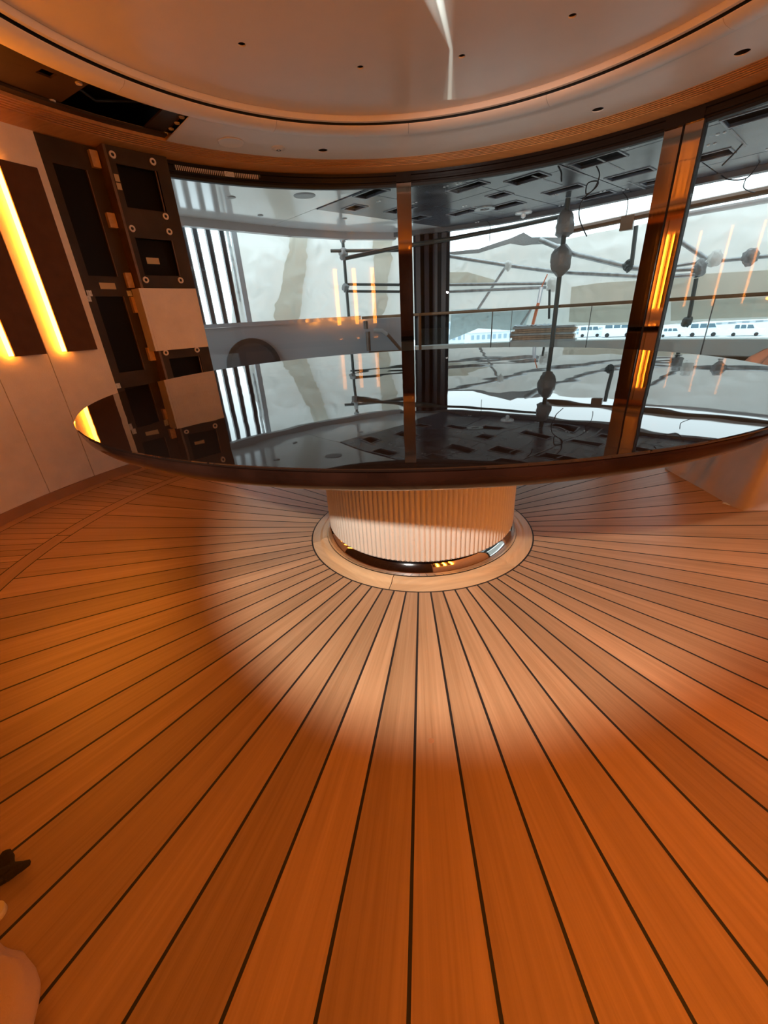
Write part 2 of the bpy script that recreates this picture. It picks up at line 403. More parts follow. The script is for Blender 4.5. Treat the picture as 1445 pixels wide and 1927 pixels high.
# projecting box: front board with openings, a side board lit by the lamps
B0, B1 = -50.15, -41.2
RF = 2.405
fb = frame_with_holes(RF, RF + .018, B0, B1, .062, 2.104, [(-49.0, -43.0, .42, .795), (-49.3, -43.1, 1.37, 1.60), (-49.2, -42.9, 1.775, 2.012)], 'front_board', MAT['dark_ply'], wf)
for hz0, hz1 in ((.42, .795), (1.37, 1.60), (1.775, 2.012)):
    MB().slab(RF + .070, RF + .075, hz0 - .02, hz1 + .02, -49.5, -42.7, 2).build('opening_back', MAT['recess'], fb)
    MB().slab(RF + .0005, RF + .0185, hz0, hz1, -43.25, -43.12, 1).build('opening_edge', MAT['dark_ply_edge'], fb)
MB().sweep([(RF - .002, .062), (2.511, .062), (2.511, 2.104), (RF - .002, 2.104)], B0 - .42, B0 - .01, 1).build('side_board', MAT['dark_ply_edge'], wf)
MB().sweep([(RF + .001, .062), (2.50, .062), (2.50, 2.104), (RF + .001, 2.104)], B1 + .01, B1 + .30, 1).build('side_board', MAT['dark_ply'], wf)
# cream cover over the middle of the box, wrapping round its left side
cp = MB().sweep([(RF - .030, .860), (RF - .003, .860), (RF - .003, 1.284), (RF - .030, 1.284)], -50.9, -41.15, 6)
cp.sweep([(RF - .030, .860), (2.49, .860), (2.49, 1.284), (RF - .030, 1.284)], -51.35, -50.92, 1)
cp.build('cream_cover', MAT['leather'], wf)
# ring washers
for ph, z in ((-49.4, 2.055), (-43.3, 2.061), (-43.3, 1.748), (-49.4, 1.652), (-43.3, 1.655), (-49.4, 1.34), (-43.3, 1.342), (-49.3, .842), (-43.3, .842), (-49.3, .36), (-43.3, .36)):
    c = pol(RF - .0005, ph, z); nrm = pol(-1, ph); tx = Vector((nrm.y, -nrm.x, 0)); ro, ri, th = .0215, .0095, .007
    vs = []; fs = []; n = 20
    for i in range(n):
        a = 2*PI*i/n; d = tx*math.cos(a) + Vector((0, 0, 1))*math.sin(a)
        vs += [c + d*ro, c + d*ro*.93 + nrm*th, c + d*ri*1.1 + nrm*th, c + d*ri]
    for i in range(n):
        for j in range(4): fs.append((i*4 + j, ((i + 1) % n)*4 + j, ((i + 1) % n)*4 + (j + 1) % 4, i*4 + (j + 1) % 4))
    wo = MB().add(vs, fs).build('washer', MAT['washer'], wf, smooth=True)
    MB().add([c + (tx*math.cos(2*PI*i/12) + Vector((0, 0, 1))*math.sin(2*PI*i/12))*ri*1.05 + nrm*.0012 for i in range(12)], [tuple(range(12))]).build('washer_hole', MAT['black'], wo)
# small spacer blocks, tape and stickers
for ph0, ph1, z0, z1 in ((-51.85, -50.75, 1.99, 2.08), (-51.9, -50.75, 1.66, 1.745), (-51.75, -50.75, 1.295, 1.39), (-51.9, -51.42, 1.13, 1.235), (-51.6, -50.6, .79, .885)):
    MB().slab(2.478, 2.511, z0, z1, ph0, ph1, 1).build('spacer_block', MAT['block_wood'], wf)
for ph0, ph1, z0, z1, R in ((-55.9, -53.5, 1.285, 1.325, 2.5105), (-47.7, -45.6, 1.452, 1.492, RF + .068), (-50.0, -49.3, 1.868, 1.905, RF - .002), (-50.0, -49.3, 1.912, 1.952, RF - .002)):
    MB().slab(R - .0006, R, z0, z1, ph0, ph1, 1).build('paper_tape', MAT['tape'], wf)
for ph, z in ((-57.8, 1.258), (-58.2, 1.225), (-58.0, .642), (-51.6, 1.26)):
    MB().slab(2.5105, 2.5118, z - .018, z + .018, ph - .38, ph + .38, 1).build('sticker', MAT['sticker'], wf)

# ================================================================== CEILING
ZC = 2.15
dome = MB().prism([pol(1.612, 360*i/144) for i in range(144)], 2.190, 2.196).build('ceiling', MAT['dome_paint'])
tag(dome, 'round recessed ceiling with small dark holes above the table', 'ceiling', kind='structure')
dh = [(at_z(x, y, 2.19).xy.length, phi_of(at_z(x, y, 2.19))) for x, y in ((455, 84), (678, 127), (869, 106), (1077, 30))] + [(1.08, 80), (1.06, 110), (1.06, 140), (1.06, 170), (1.06, -75), (1.06, -105), (1.06, -135), (1.06, -160)]
cb = MB()
for R, ph in dh: cb.lathe([(.0185, -.06), (.0185, .06)], c=tuple(pol(R, ph, 2.2)), n=16)
cut(dome, cb)
for R, ph in dh:
    MB().lathe([(.0185, 0), (.0185, .03), (.004, .033), (0, .033)], c=tuple(pol(R, ph, 2.1961)), n=14, cap=False).build('screw_hole', MAT['black'], dome)
lipp = [(1.652, 2.149), (1.662, 2.139), (1.685, 2.131), (1.72, 2.126), (1.76, 2.128), (1.795, 2.137), (1.815, 2.147), (1.815, 2.215), (1.672, 2.215), (1.672, 2.153), (1.652, 2.153)]
first = MB().sweep(lipp, -15, 15, 24, inset=lambda R: .03).build('cove_segment', MAT['ceiling_paint'], dome, smooth=True)
repeat(first, 'cove_segment', [4.4 + 15 + 30*k for k in range(12)], dome)
MB().sweep([(1.617, 2.162), (1.640, 2.162), (1.640, 2.215), (1.617, 2.215)], 0, 360, 144).build('cove_trim', MAT['ceiling_paint'], dome)
MB().slab(1.662, 1.671, 2.1535, 2.215, 0, 360, 144).build('cove_slot', MAT['black'], dome)
MB().slab(1.60, 1.83, 2.216, 2.226, 0, 360, 120).build('cove_back', MAT['black'], dome)
OP0, OP1 = -92.0, -41.6                        # sector where the ring panels are not fitted yet
ring = MB().slab(1.819, 2.268, ZC, ZC + .005, OP1, 360 + OP0, 160).build('ceiling_ring', MAT['ceiling_paint'], dome)
rh = [(2.085, -13.4), (2.105, 40.4), (2.09, 60.9), (2.09, 85), (2.09, 110), (2.09, 135), (2.09, 160), (2.09, 185), (2.09, 210), (2.09, 235), (2.09, 258)]
cb = MB()
for R, ph in rh: cb.lathe([(.036, -.08), (.036, .08)], c=tuple(pol(R, ph, ZC)), n=24)
cut(ring, cb)
for R, ph in rh:
    if 105 < ph: MB().lathe([(0, 0), (.034, 0), (.034, .004), (0, .004)], c=tuple(pol(R, ph, ZC + .013)), n=24).build('fill_lens', MAT['warm_fill'], dome)  # unseen glowing lenses behind the camera, added as warm fill for the room
    MB().lathe([(.036, 0), (.036, .05), (0, .05)], c=tuple(pol(R, ph, ZC + .0052)), n=24, cap=False).build('light_hole', MAT['black'], dome)
# flat speaker cover and detector in the ring
MB().lathe([(0, 0), (.085, 0), (.088, -.002), (.082, -.006), (.078, -.0045), (0, -.0045)], c=tuple(pol(2.085, -31.6, ZC)), n=40).build('speaker_cover', MAT['ceiling_paint'], dome, smooth=True)
dt = MB().lathe([(0, -.012), (.022, -.012), (.03, -.006), (.05, -.004), (.052, 0), (0, 0)], c=tuple(pol(2.092, -22.4, ZC)), n=30).build('detector', MAT['washer'], dome, smooth=True)
for q in range(6):
    c = pol(2.092, -22.4, ZC - .0125); MB().lathe([(0, 0), (.0045, 0), (.0045, -.001), (0, -.001)], c=(c.x + .013*math.cos(q*PI/3), c.y + .013*math.sin(q*PI/3), c.z), n=8).build('detector_hole', MAT['black'], dt)
# open ceiling bay: back, framing plates, washers, duct
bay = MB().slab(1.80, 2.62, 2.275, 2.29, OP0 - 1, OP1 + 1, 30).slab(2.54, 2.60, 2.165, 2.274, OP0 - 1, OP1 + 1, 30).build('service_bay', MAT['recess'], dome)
MB().slab(2.215, 2.27, 2.165, 2.178, OP0, OP1 - .1, 30).build('ledger', MAT['dark_ply'], bay)
MB().slab(1.819, 2.262, ZC + .03, 2.274, OP1 - .10, OP1 - .02, 1).build('bay_end', MAT['dark_ply'], bay)
pl1 = frame_plate = MB()
pl1.slab(1.83, 1.93, 2.18, 2.19, -90, -57.2, 12); pl1.slab(1.99, 2.235, 2.18, 2.19, -90, -57.2, 12); pl1.slab(1.93, 1.99, 2.18, 2.19, -90, -63.2, 8); pl1.slab(1.93, 1.99, 2.18, 2.19, -61.2, -57.2, 3)
pl1.build('bay_plate', MAT['bay_board'], bay)
MB().slab(1.83, 2.235, 2.18, 2.19, -45.2, -42.0, 3).build('bay_plate', MAT['dark_ply'], bay)
for px, py in ((98, 189), (148, 156), (311, 250), (333, 231), (322, 242), (342, 220)):
    q = at_z(px, py, 2.18)
    MB().lathe([(.006, -.001), (.008, -.006), (.015, -.006), (.017, 0), (.006, 0)], c=tuple(q), n=18, closed=True).build('bay_washer', MAT['washer'], bay, smooth=True)
MB().tube([pol(1.95, -57, 2.235), pol(1.93, -52, 2.23), pol(1.98, -47, 2.235)], .028, 14).build('duct', MAT['chrome'], bay, smooth=True)
MB().tube([pol(2.1, -57, 2.25), pol(2.14, -53, 2.215), pol(2.07, -47, 2.25)], .008, 8).build('bay_cable', MAT['cable'], bay, smooth=True)
# ridged timber cornice
cpf = []; R = 2.272; z = ZC - .002
for i in range(5):
    cpf += [(R, z), (R + .015, z), (R + .015, z + .014), (R + .0235, z + .014)]; R += .0235; z -= .0028
cpf += [(R, z), (2.45, 2.118), (2.492, 2.106), (2.535, 2.106), (2.535, 2.20), (2.272, 2.20)]
cor = MB().sweep(cpf, 0, 360, 180).build('trim_1', MAT['cornice'])
tag(cor, 'ridged orange timber cornice running round the top of the wall and glass', 'cornice', kind='structure')

# ================================================================== GLASS WALL
def window(i, a, b_, label):
    w = thing('window_%d' % i, pol(RW, (a + b_)/2, 0), label, 'window', kind='structure')
    MB().slab(RW - .006, RW + .006, .10, 2.022, a, b_, max(4, int((b_ - a)/1.5))).build('pane', MAT['window_glass'], w, smooth=True)
    MB().slab(RW - .035, RW + .035, 0, .10, a, b_, max(3, int((b_ - a)/2))).build('sill_frame', MAT['bronze_dark'], w)
    MB().sweep([(RW - .018, 2.012), (RW + .02, 2.012), (RW + .02, 2.03), (RW - .018, 2.03)], a, b_, max(3, int((b_ - a)/2))).build('head_bead', MAT['black'], w)
GEND = WALL_END + 360
window(1, -41.0, 2.0, 'left curved window pane beside the unfinished frame')
window(2, 4.9, 48.55, 'middle curved window pane between the single and the double bronze post')
window(3, 53.95, 84, 'right curved window pane beyond the double bronze post')
window(4, 87, GEND, 'far right curved window pane out of the picture')
trk = MB().sweep([(2.47, 2.03), (2.535, 2.03), (2.535, 2.105), (2.455, 2.105), (2.455, 2.085), (2.466, 2.08), (2.466, 2.062), (2.458, 2.058), (2.458, 2.045), (2.47, 2.04)], -41.0, GEND, 110).build('trim_2', MAT['bronze_dark'])
tag(trk, 'dark stepped head track between the cornice and the glass', 'track', kind='structure')
def post(a, b_, parent, name='post'):
    R0, R1 = RW - .034, RW + .034; k = .28
    mb = MB().sweep([(R0, .0), (R1, .0), (R1, 2.045), (R0, 2.045)], a, b_, 4)
    return mb.build(name, MAT['bronze'], parent)
p1 = thing('trim_3', pol(RW, 3.4, 0), 'single polished bronze post between two window panes behind the table', 'window post', kind='structure')
post(2.0, 4.9, p1); MB().slab(RW - .05, RW - .036, 2.035, 2.10, 2.0, 4.9, 2).build('post_head', MAT['bronze_dark'], p1)
p2 = thing('trim_4', pol(RW, 51.2, 0), 'double polished bronze post with a centre joint at the right', 'window post', kind='structure')
post(48.6, 51.05, p2); post(51.4, 53.8, p2)
MB().slab(RW - .02, RW + .02, 0, 2.045, 51.05, 51.4, 1).build('post_joint', MAT['bronze_dark'], p2)
MB().slab(RW - .028, RW + .028, 0, 2.045, 53.8, 53.95, 1).build('post_gasket', MAT['black'], p2)
MB().slab(RW - .05, RW - .036, 2.03, 2.10, 48.6, 53.8, 3).build('post_head', MAT['bronze_dark'], p2)
p3 = thing('trim_5', pol(RW, 85.5, 0), 'bronze post out of the picture at the far right', 'window post', kind='structure')
post(84, 87, p3)
# toothed blind belt lying in the head track
belt = thing('blind_belt', pol(2.452, -30, 2.06), 'pale toothed blind belt in the dark track above the left window', 'belt')
MB().slab(2.4535, 2.4545, 2.064, 2.082, -39.5, -24.5, 12).build('belt_band', MAT['steel_dark'], belt)
mb = MB()
for i in range(44): mb.slab(2.4515, 2.4535, 2.052, 2.080, -39.3 + i*.33, -39.3 + i*.33 + .13, 1)
tag(mb.build('belt_teeth', MAT['washer'], belt), kind='stuff')
MB().slab(2.4505, 2.4545, 2.052, 2.083, -31.0, -29.4, 2).build('belt_clip', MAT['sticker'], belt)

# ================================================================== TABLE
tbl = thing('dining_table', (0, 0, 0), 'large round black gloss dining table on a fluted drum pedestal', 'table')
ZT = .7765
prof = [(0, ZT - .080), (1.05, ZT - .080), (1.12, ZT - .0755), (1.175, ZT - .0685), (1.21, ZT - .061), (1.233, ZT - .0535), (1.249, ZT - .044), (1.259, ZT - .033), (1.2645, ZT - .020), (1.2655, ZT - .008)]
MB().lathe(prof + [(0, ZT - .008)], n=160).build('table_edge', MAT['table_edge'], tbl, smooth=True, angle=40)
MB().lathe([(0, ZT - .0079), (1.265, ZT - .0079), (1.2705, ZT - .004), (1.2700, ZT - .0012), (1.2670, ZT), (0, ZT)], n=200).build('tabletop', MAT['lacquer'], tbl, smooth=True, angle=12)
nfl, seg = 132, 8
vs = []; fs = []; NN = nfl*seg
zs = [.0757, .082, .30, .69, .6962]
for z in zs:
    for i in range(NN):
        t = (i % seg)/seg; r_ = .455 + .0075*abs(math.sin(PI*t)) - (.004 if z == .0757 else 0)
        a = 2*PI*i/NN; vs.append((r_*math.cos(a), r_*math.sin(a), z))
for k in range(len(zs) - 1):
    for i in range(NN): fs.append((k*NN + i, k*NN + (i + 1) % NN, (k + 1)*NN + (i + 1) % NN, (k + 1)*NN + i))
ped = MB().add(vs, fs).build('fluted_pedestal', MAT['pedestal_leather'], tbl, smooth=True, angle=60)
MB().lathe([(.44, .0185), (.480, .0185), (.4825, .0215), (.480, .034), (.4745, .048), (.467, .062), (.4615, .070), (.457, .0745), (.44, .0755)], n=160, closed=True).build('base_band', MAT['chrome'], tbl, smooth=True, angle=30)
MB().lathe([(0, .0), (.44, .0), (.44, .0755), (0, .0755)], n=60).build('base_core', MAT['black'], tbl)

# ================================================================== DUST-SHEETED CHAIR AT THE RIGHT
def draped(name, cx, cy, base, prof, mat, label, cat, seed=3, fold=.02, crown=(0, 0)):
    # cloth blob: rings run from a floor outline up to a crown
    n = 64; vs = []; fs = []; m = len(prof)
    bx = [(math.atan2(y - cy, x - cx), math.hypot(x - cx, y - cy)) for x, y in base]; bx.sort()
    def edge(a):
        for i in range(len(bx)):
            a0, r0 = bx[i]; a1, r1 = bx[(i + 1) % len(bx)]
            if i == len(bx) - 1: a1 += 2*PI
            aa = a if a >= a0 else a + 2*PI
            if a0 <= aa <= a1:
                # straight outline between corners
                p0 = Vector((r0*math.cos(a0), r0*math.sin(a0))); p1_ = Vector((r1*math.cos(a1), r1*math.sin(a1))); d = Vector((math.cos(aa), math.sin(aa)))
                den = d.x*(p1_.y - p0.y) - d.y*(p1_.x - p0.x)
                return (p0.x*(p1_.y - p0.y) - p0.y*(p1_.x - p0.x))/den if abs(den) > 1e-6 else r0
        return bx[0][1]
    for j, (t, z) in enumerate(prof):
        for i in range(n):
            a = -PI + 2*PI*i/n; r_ = edge(a)*t
            k = noise.noise(Vector((math.cos(a)*3, math.sin(a)*3, z*2.5 + seed)))*fold*(1 if 0 < j < m - 1 else 0)
            cs = min(1.0, max(0.0, z/.5))
            vs.append((cx + crown[0]*cs + (r_ + k)*math.cos(a), cy + crown[1]*cs + (r_ + k)*math.sin(a), max(.001, z + (k*.6 if z > .02 else 0))))
    for j in range(m - 1):
        for i in range(n): fs.append((j*n + i, j*n + (i + 1) % n, (j + 1)*n + (i + 1) % n, (j + 1)*n + i))
    fs.append(tuple(range((m - 1)*n, m*n))); fs.append(tuple(range(n - 1, -1, -1)))
    o = MB().add(vs, fs).build(name, mat, origin=(cx, cy, 0), smooth=True, angle=80)
    return tag(o, label, cat)
ch = draped('covered_chair', 2.0, .36, [(1.69, .62), (1.68, .27), (1.655, -.03), (1.84, -.05), (2.15, -.02), (2.33, .2), (2.32, .45), (2.22, .72), (1.95, .80)],
       [(1.0, .001), (.97, .012), (.93, .03), (.86, .16), (.80, .32), (.72, .47), (.62, .60), (.50, .68), (.36, .725), (.18, .74), (.02, .745)], MAT['dust_sheet'],
       'chair draped in a brownish dust sheet at the right of the table', 'covered chair', fold=.05, crown=(.10, .02))
tp = at_z(1376, 950, .002)
tag(MB().box(tuple(Vector((tp.x - .0, tp.y, .0022))), (.022, .075, .002), rz=rad(35)).build('tape_strip', MAT['sticker'], origin=(tp.x, tp.y, 0)), 'short white tape strip on the floor at the foot of the dust sheet', 'tape')

# things at the lower left corner of the picture
def blob(name, c, size, mat, label, cat, seed, amp, spikes=()):
    bm = bmesh.new(); bmesh.ops.create_icosphere(bm, subdivisions=4, radius=1.0)
    for v in bm.verts:
        d = v.co.normalized(); k = 1 + amp*noise.noise(d*2.2 + Vector((seed, 0, 0))) + amp*.5*noise.noise(d*5 + Vector((0, seed, 0)))
        for sd, sh, sw in spikes:
            q = max(0, d.dot(Vector(sd).normalized())); k += sh*q**sw
        v.co = Vector((d.x*size[0]*k, d.y*size[1]*k, max(0.0, (d.z*.5 + .5)*size[2]*k)))
    me = bpy.data.meshes.new(name); bm.to_mesh(me); bm.free(); me.materials.append(mat); me.shade_smooth()
    o = bpy.data.objects.new(name, me); col.objects.link(o); o.location = c
    return tag(o, label, cat)
q = at_z(10, 1905, 0)
blob('knee_pad', (q.x - .06, q.y - .06, 0), (.15, .13, .085), MAT['pad_fabric'], 'rounded beige fabric pad on the planks at the lower left corner', 'pad', 2, .08)
q = at_z(0, 1655, 0)
blob('work_glove', (q.x - .005, q.y - .0, 0), (.036, .022, .028), MAT['rag_dark'], 'dark crumpled work glove on the planks at the left edge', 'glove', 5, .35, (((.9, .35, 0), .9, 12), ((.2, 1, .3), .9, 14)))
q = at_z(0, 1722, 0)
tag(MB().lathe([(.007, 0), (.017, 0), (.0175, .001), (.0175, .013), (.017, .014), (.007, .014)], c=(q.x - .007, q.y, 0), n=24, closed=True).build('tape_roll', MAT['cap_pale'], origin=(q.x - .007, q.y, 0), smooth=True), 'small pale tape roll on the planks between glove and pad', 'tape roll')

# ================================================================== OUTSIDE: DECK, OVERHANG
ZO = 2.2; ZQ = -3.6
EDGE = [Vector(p) for p in ((-6.5, -.6), (-3.35, 3.10), (-2.43, 4.05), (-1.33, 5.08), (-.55, 5.6), (.22, 5.88), (1.05, 5.62), (1.75, 5.28), (2.39, 4.78), (3.2, 3.97), (3.97, 3.25), (6.5, .7))]
def clip_poly(poly, n, d):                         # keep n.p <= d
    out = []
    for i in range(len(poly)):
        a, b_ = poly[i], poly[(i + 1) % len(poly)]; da, db = a.dot(n) - d, b_.dot(n) - d
        if da <= 0: out.append(a)
        if da*db < 0: out.append(a + (b_ - a)*(da/(da - db)))
    return out
def clip_edge(poly):
    for i in range(len(EDGE) - 1):
        t = EDGE[i + 1] - EDGE[i]; n = Vector((-t.y, t.x))        # outward (left of travel)
        poly = clip_poly(poly, n, EDGE[i].dot(n))
        if len(poly) < 3: return []
    return poly
C0 = Vector((-.78, 4.0)); E1 = Vector((.75, .66)).normalized(); E2 = Vector((E1.y, -E1.x))
def fr(a, b_): return C0 + E1*a + E2*b_
deck = MB().slab(RW + .062, 5.75, -.06, 0, -100, 130, 60).build('deck', MAT['deck'])
tag(deck, 'outer teak side deck beyond the curved glass', 'deck', kind='structure')
roof = MB().prism([Vector((-6.5, -.6)), Vector((-6.5, -6)), Vector((6.5, -6)), Vector((6.5, .7))][0:0] + list(EDGE) + [Vector((6.5, -6)), Vector((-6.5, -6))], 2.5, 2.56).build('deckhead', MAT['black'])
tag(roof, 'underside of the deck above outside the glass, white at left and bare dark boards at right', 'ceiling', kind='structure')
# finished white panels (left and the strip beyond the bare boards)
big = 9
for poly in ([fr(-big, -big), fr(-.01, -big), fr(-.01, big), fr(-big, big)], [fr(.0, -big), fr(big, -big), fr(big, -.012), fr(.0, -.012)]):
    q = clip_edge(poly)
    if len(q) > 2: cut(MB().prism(q, ZO, ZO + .03).build('deckhead_panel', MAT['deckhead_white'], roof), MB().lathe([(2.57, -.2), (2.57, .2)], c=(0, 0, ZO), n=160))
# bare board panels with cut-outs
opn = [(992, 334), (1060, 355), (952, 385), (1105, 373), (1126, 299), (1185, 326), (1331, 293), (1347, 324), (1431, 211), (698, 362), (738, 374), (880, 350), (1250, 300), (1400, 345), (1010, 300), (870, 398), (1290, 350)]
cuts = []
for i, (px, py) in enumerate(opn):
    c = at_z(px, py, ZO)
    c = Vector((c.x, c.y))
    if any((c - q[0]).length < .47 for q in cuts) or len(clip_edge([c + E1*.34, c + E2*.34, c - E1*.34, c - E2*.34])) != 4: continue
    cuts.append((c, .40 if i % 3 else .36, .17 if i % 2 else .22))
for ia in range(9):                                # further cut-outs on the board grid
    for ib in range(11):
        c = fr(.35 + ia*.56, .30 + ib*.62 + (.2 if ia % 2 else 0))
        if c.length > 2.85 and len(clip_edge([c, c + E1*.3, c + E2*.4, c - E1*.3, c - E2*.4])) == 5 and min((c - q[0]).length for q in cuts) > .50: cuts.append((c, .36 if (ia + ib) % 2 else .22, .18))
PA, PB = 1.22, .82
for ia in range(0, 5):
    for ib in range(0, 8):
        poly = clip_edge([fr(ia*PA + .006, ib*PB + .006), fr((ia + 1)*PA - .006, ib*PB + .006), fr((ia + 1)*PA - .006, (ib + 1)*PB - .006), fr(ia*PA + .006, (ib + 1)*PB - .006)])
        if len(poly) < 3: continue
        if max(v.length for v in poly) < 2.62: continue
        bp = MB().prism(poly, ZO - .008, ZO + .01).build('bare_board', MAT['deckhead_ply'], roof)
        cb = MB(); k = 0
        if min(v.length for v in poly) < 3.4: cb.lathe([(2.57, -.2), (2.57, .2)], c=(0, 0, ZO), n=120); k += 1
        for c, sx, sy in cuts:
            d = c - C0; a_, b2 = d.dot(E1), d.dot(E2)
            if ia*PA - sy/2 < a_ < (ia + 1)*PA + sy/2 and ib*PB - sx/2 < b2 < (ib + 1)*PB + sx/2:
                cb.box((c.x, c.y, ZO), (sx, sy, .1), rz=math.atan2(E2.y, E2.x)); k += 1
        if k: cut(bp, cb)
for c, sx, sy in cuts:
    if c.length < 2.66: continue
    rz = math.atan2(E2.y, E2.x); ex, ey = Vector((math.cos(rz), math.sin(rz))), Vector((-math.sin(rz), math.cos(rz)))
    fm = MB()
    for s_ in (-1, 1):
        p_ = c + ey*s_*(sy/2 + .009); fm.box((p_.x, p_.y, ZO - .0115), (sx + .036, .016, .006), rz=rz)
        p_ = c + ex*s_*(sx/2 + .009); fm.box((p_.x, p_.y, ZO - .0115), (.016, sy, .006), rz=rz)
    fm.build('cutout_frame', MAT['cutout_rim'], roof)
    p_ = c + ey*(-sy*.2); MB().box((p_.x, p_.y, ZO + .06), (sx*.94, .04, .03), rz=rz).build('cutout_rib', MAT['fascia_dark'], roof)
for px, py in ((920, 395), (1150, 310), (1030, 340), (1390, 260), (1200, 350), (1075, 320)):     # light coloured runs of old sealant
    c = at_z(px, py, ZO - .0095); MB().box(tuple(c), (.62, .018, .002), rz=math.atan2(E1.y, E1.x)).build('sealant_line', MAT['slat_grey'], roof)
for i in range(60):
    c = fr(rnd.uniform(.1, 4.5), rnd.uniform(.1, 6))
    if c.length < 2.7 or not len(clip_edge([c + E1*.1, c + E2*.1, c - E1*.1, c - E2*.1])) == 4 or min(max(abs((c - q[0]).dot(E2)) - q[1]/2, abs((c - q[0]).dot(E1)) - q[2]/2) for q in cuts) < .03: continue
    bo = MB().lathe([(0, -.006), (.012, -.006), (.014, 0), (0, 0)], c=(c.x, c.y, ZO - .008), n=10); c2 = c + E2*.045
    bo.lathe([(0, -.006), (.012, -.006), (.014, 0), (0, 0)], c=(c2.x, c2.y, ZO - .008), n=10); bo.build('bolt_pair', MAT['deckhead_white'], roof)
# ceiling fittings in the white panels
for px, py, r_ in ((573, 368, .115), (435, 371, .045), (490, 405, .035), (648, 411, .035)):
    c = at_z(px, py, ZO); MB().lathe([(0, -.008), (r_*.8, -.008), (r_, -.003), (r_, 0), (0, 0)], c=tuple(c), n=30).build('deckhead_speaker' if r_ > .1 else 'deckhead_light', MAT['slat_grey'], roof)
c = at_z(985, 400, ZO - .008); MB().lathe([(0, -.07), (.03, -.055), (.035, -.02), (.11, -.014), (.115, 0), (0, 0)], c=tuple(c), n=26).build('dome_camera', MAT['deckhead_white'], roof, smooth=True)
c = at_z(912, 392, ZO - .008); MB().lathe([(.06, -.012), (.13, -.012), (.13, 0), (.06, 0)], c=tuple(c), n=30, closed=True).build('ring_flange', MAT['steel'], roof)
# edge beams of the overhang
for i in range(len(EDGE) - 1):
    a, b_ = EDGE[i], EDGE[i + 1]; t = (b_ - a); l = t.length; t = t/l; mid = (a + b_)/2; nrm = Vector((-t.y, t.x)); rz = math.atan2(t.y, t.x)
    left = mid.x < .3
    p_ = mid - nrm*.05; z0_ = ZO - (.09 if left else .06); MB().box((p_.x, p_.y, (z0_ + 2.499)/2), (l + .012, .10, 2.499 - z0_), rz=rz).build('edge_beam', MAT['deckhead_beam'] if left else MAT['fascia_dark'], roof)

# ================================================================== BULWARK, RAIL
bw = thing('bulwark', pol(5.2, -20, 0), 'glossy grey bulwark wall outside the left window', 'bulwark')
ph0, ph1 = phi_of(at_R(250, 620, 5.15)), phi_of(at_R(772, 600, 5.15))
MB().slab(5.12, 5.24, 0, .993, ph0, ph1, 30).build('bulwark_wall', MAT['bulwark'], bw, smooth=True)
MB().slab(5.10, 5.26, .9935, 1.045, ph0, phi_of(at_R(680, 600, 5.15)) - .1, 26).build('bulwark_cap', MAT['bulwark'], bw)
# round dark hatch on the bulwark
hc = at_R(479, 690, 5.10); ph = phi_of(hc); nrm = pol(-1, ph); tx = Vector((nrm.y, -nrm.x, 0)); hr = (at_R(529, 688, 5.10) - hc).length
hz = max(hr + .01, hc.z)
hc = pol(5.098, ph, hc.z)
def disc(c, nrm, r0, r1, d0, d1, n=48):
    tx = Vector((nrm.y, -nrm.x, 0)).normalized(); up = Vector((0, 0, 1)); mb = MB(); vs = []; fs = []
    for i in range(n):
        a = 2*PI*i/n; d = tx*math.cos(a) + up*math.sin(a)
        vs += [c + d*r1 + nrm*d0, c + d*r1 + nrm*d1, c + d*r0 + nrm*d1, c + d*r0 + nrm*d0]
    for i in range(n):
        for j in range(4): fs.append((i*4 + j, ((i + 1) % n)*4 + j, ((i + 1) % n)*4 + (j + 1) % 4, i*4 + (j + 1) % 4))
    return mb.add(vs, fs)
ht = thing('round_hatch', hc, 'dark round hatch with a thick rim on the grey bulwark', 'hatch')
disc(hc, nrm, hr*.84, hr, .0, .05).build('hatch_rim', MAT['slat_black'], ht, smooth=True)
disc(hc, nrm, .004, hr*.84, .0, .025).build('hatch_cover', MAT['hatch_dark'], ht, smooth=True)
# handrail on glass panels
hr_ = thing('glass_railing', pol(5.15, 25, 0), 'glass deck railing with a brown wooden handrail outside the middle and right windows', 'railing')
pr0, pr1 = phi_of(at_R(681, 600, 5.15)), 80
MB().sweep([(5.12, .995), (5.19, .995), (5.195, 1.01), (5.19, 1.035), (5.12, 1.035), (5.115, 1.01)], pr0, pr1, 50).build('handrail', MAT['rail_wood'], hr_, smooth=True)
xs = [790, 925, 961, 1107, 1330, 1600]
phs = [phi_of(at_R(x, 620, 5.15)) for x in xs]
for a, b_ in zip(phs[:-1], phs[1:]):
    MB().slab(5.148, 5.160, .12, .985, a + .08, b_ - .08, max(3, int(b_ - a))).build('rail_pane', MAT['rail_glass'], hr_, smooth=True)
for i, a in enumerate(phs):
    w = .5 if i == 0 else (.16 if i == 1 else .07)
    MB().slab(5.135, 5.175, 0, .994, a - w/2, a + w/2, 1).build('rail_post', MAT['rail_bronze'] if i == 0 else MAT['steel_dark'], hr_)
MB().slab(5.13, 5.18, .0, .12, phs[0], pr1, 40).build('shoe_rail', MAT['rail_bronze'], hr_)
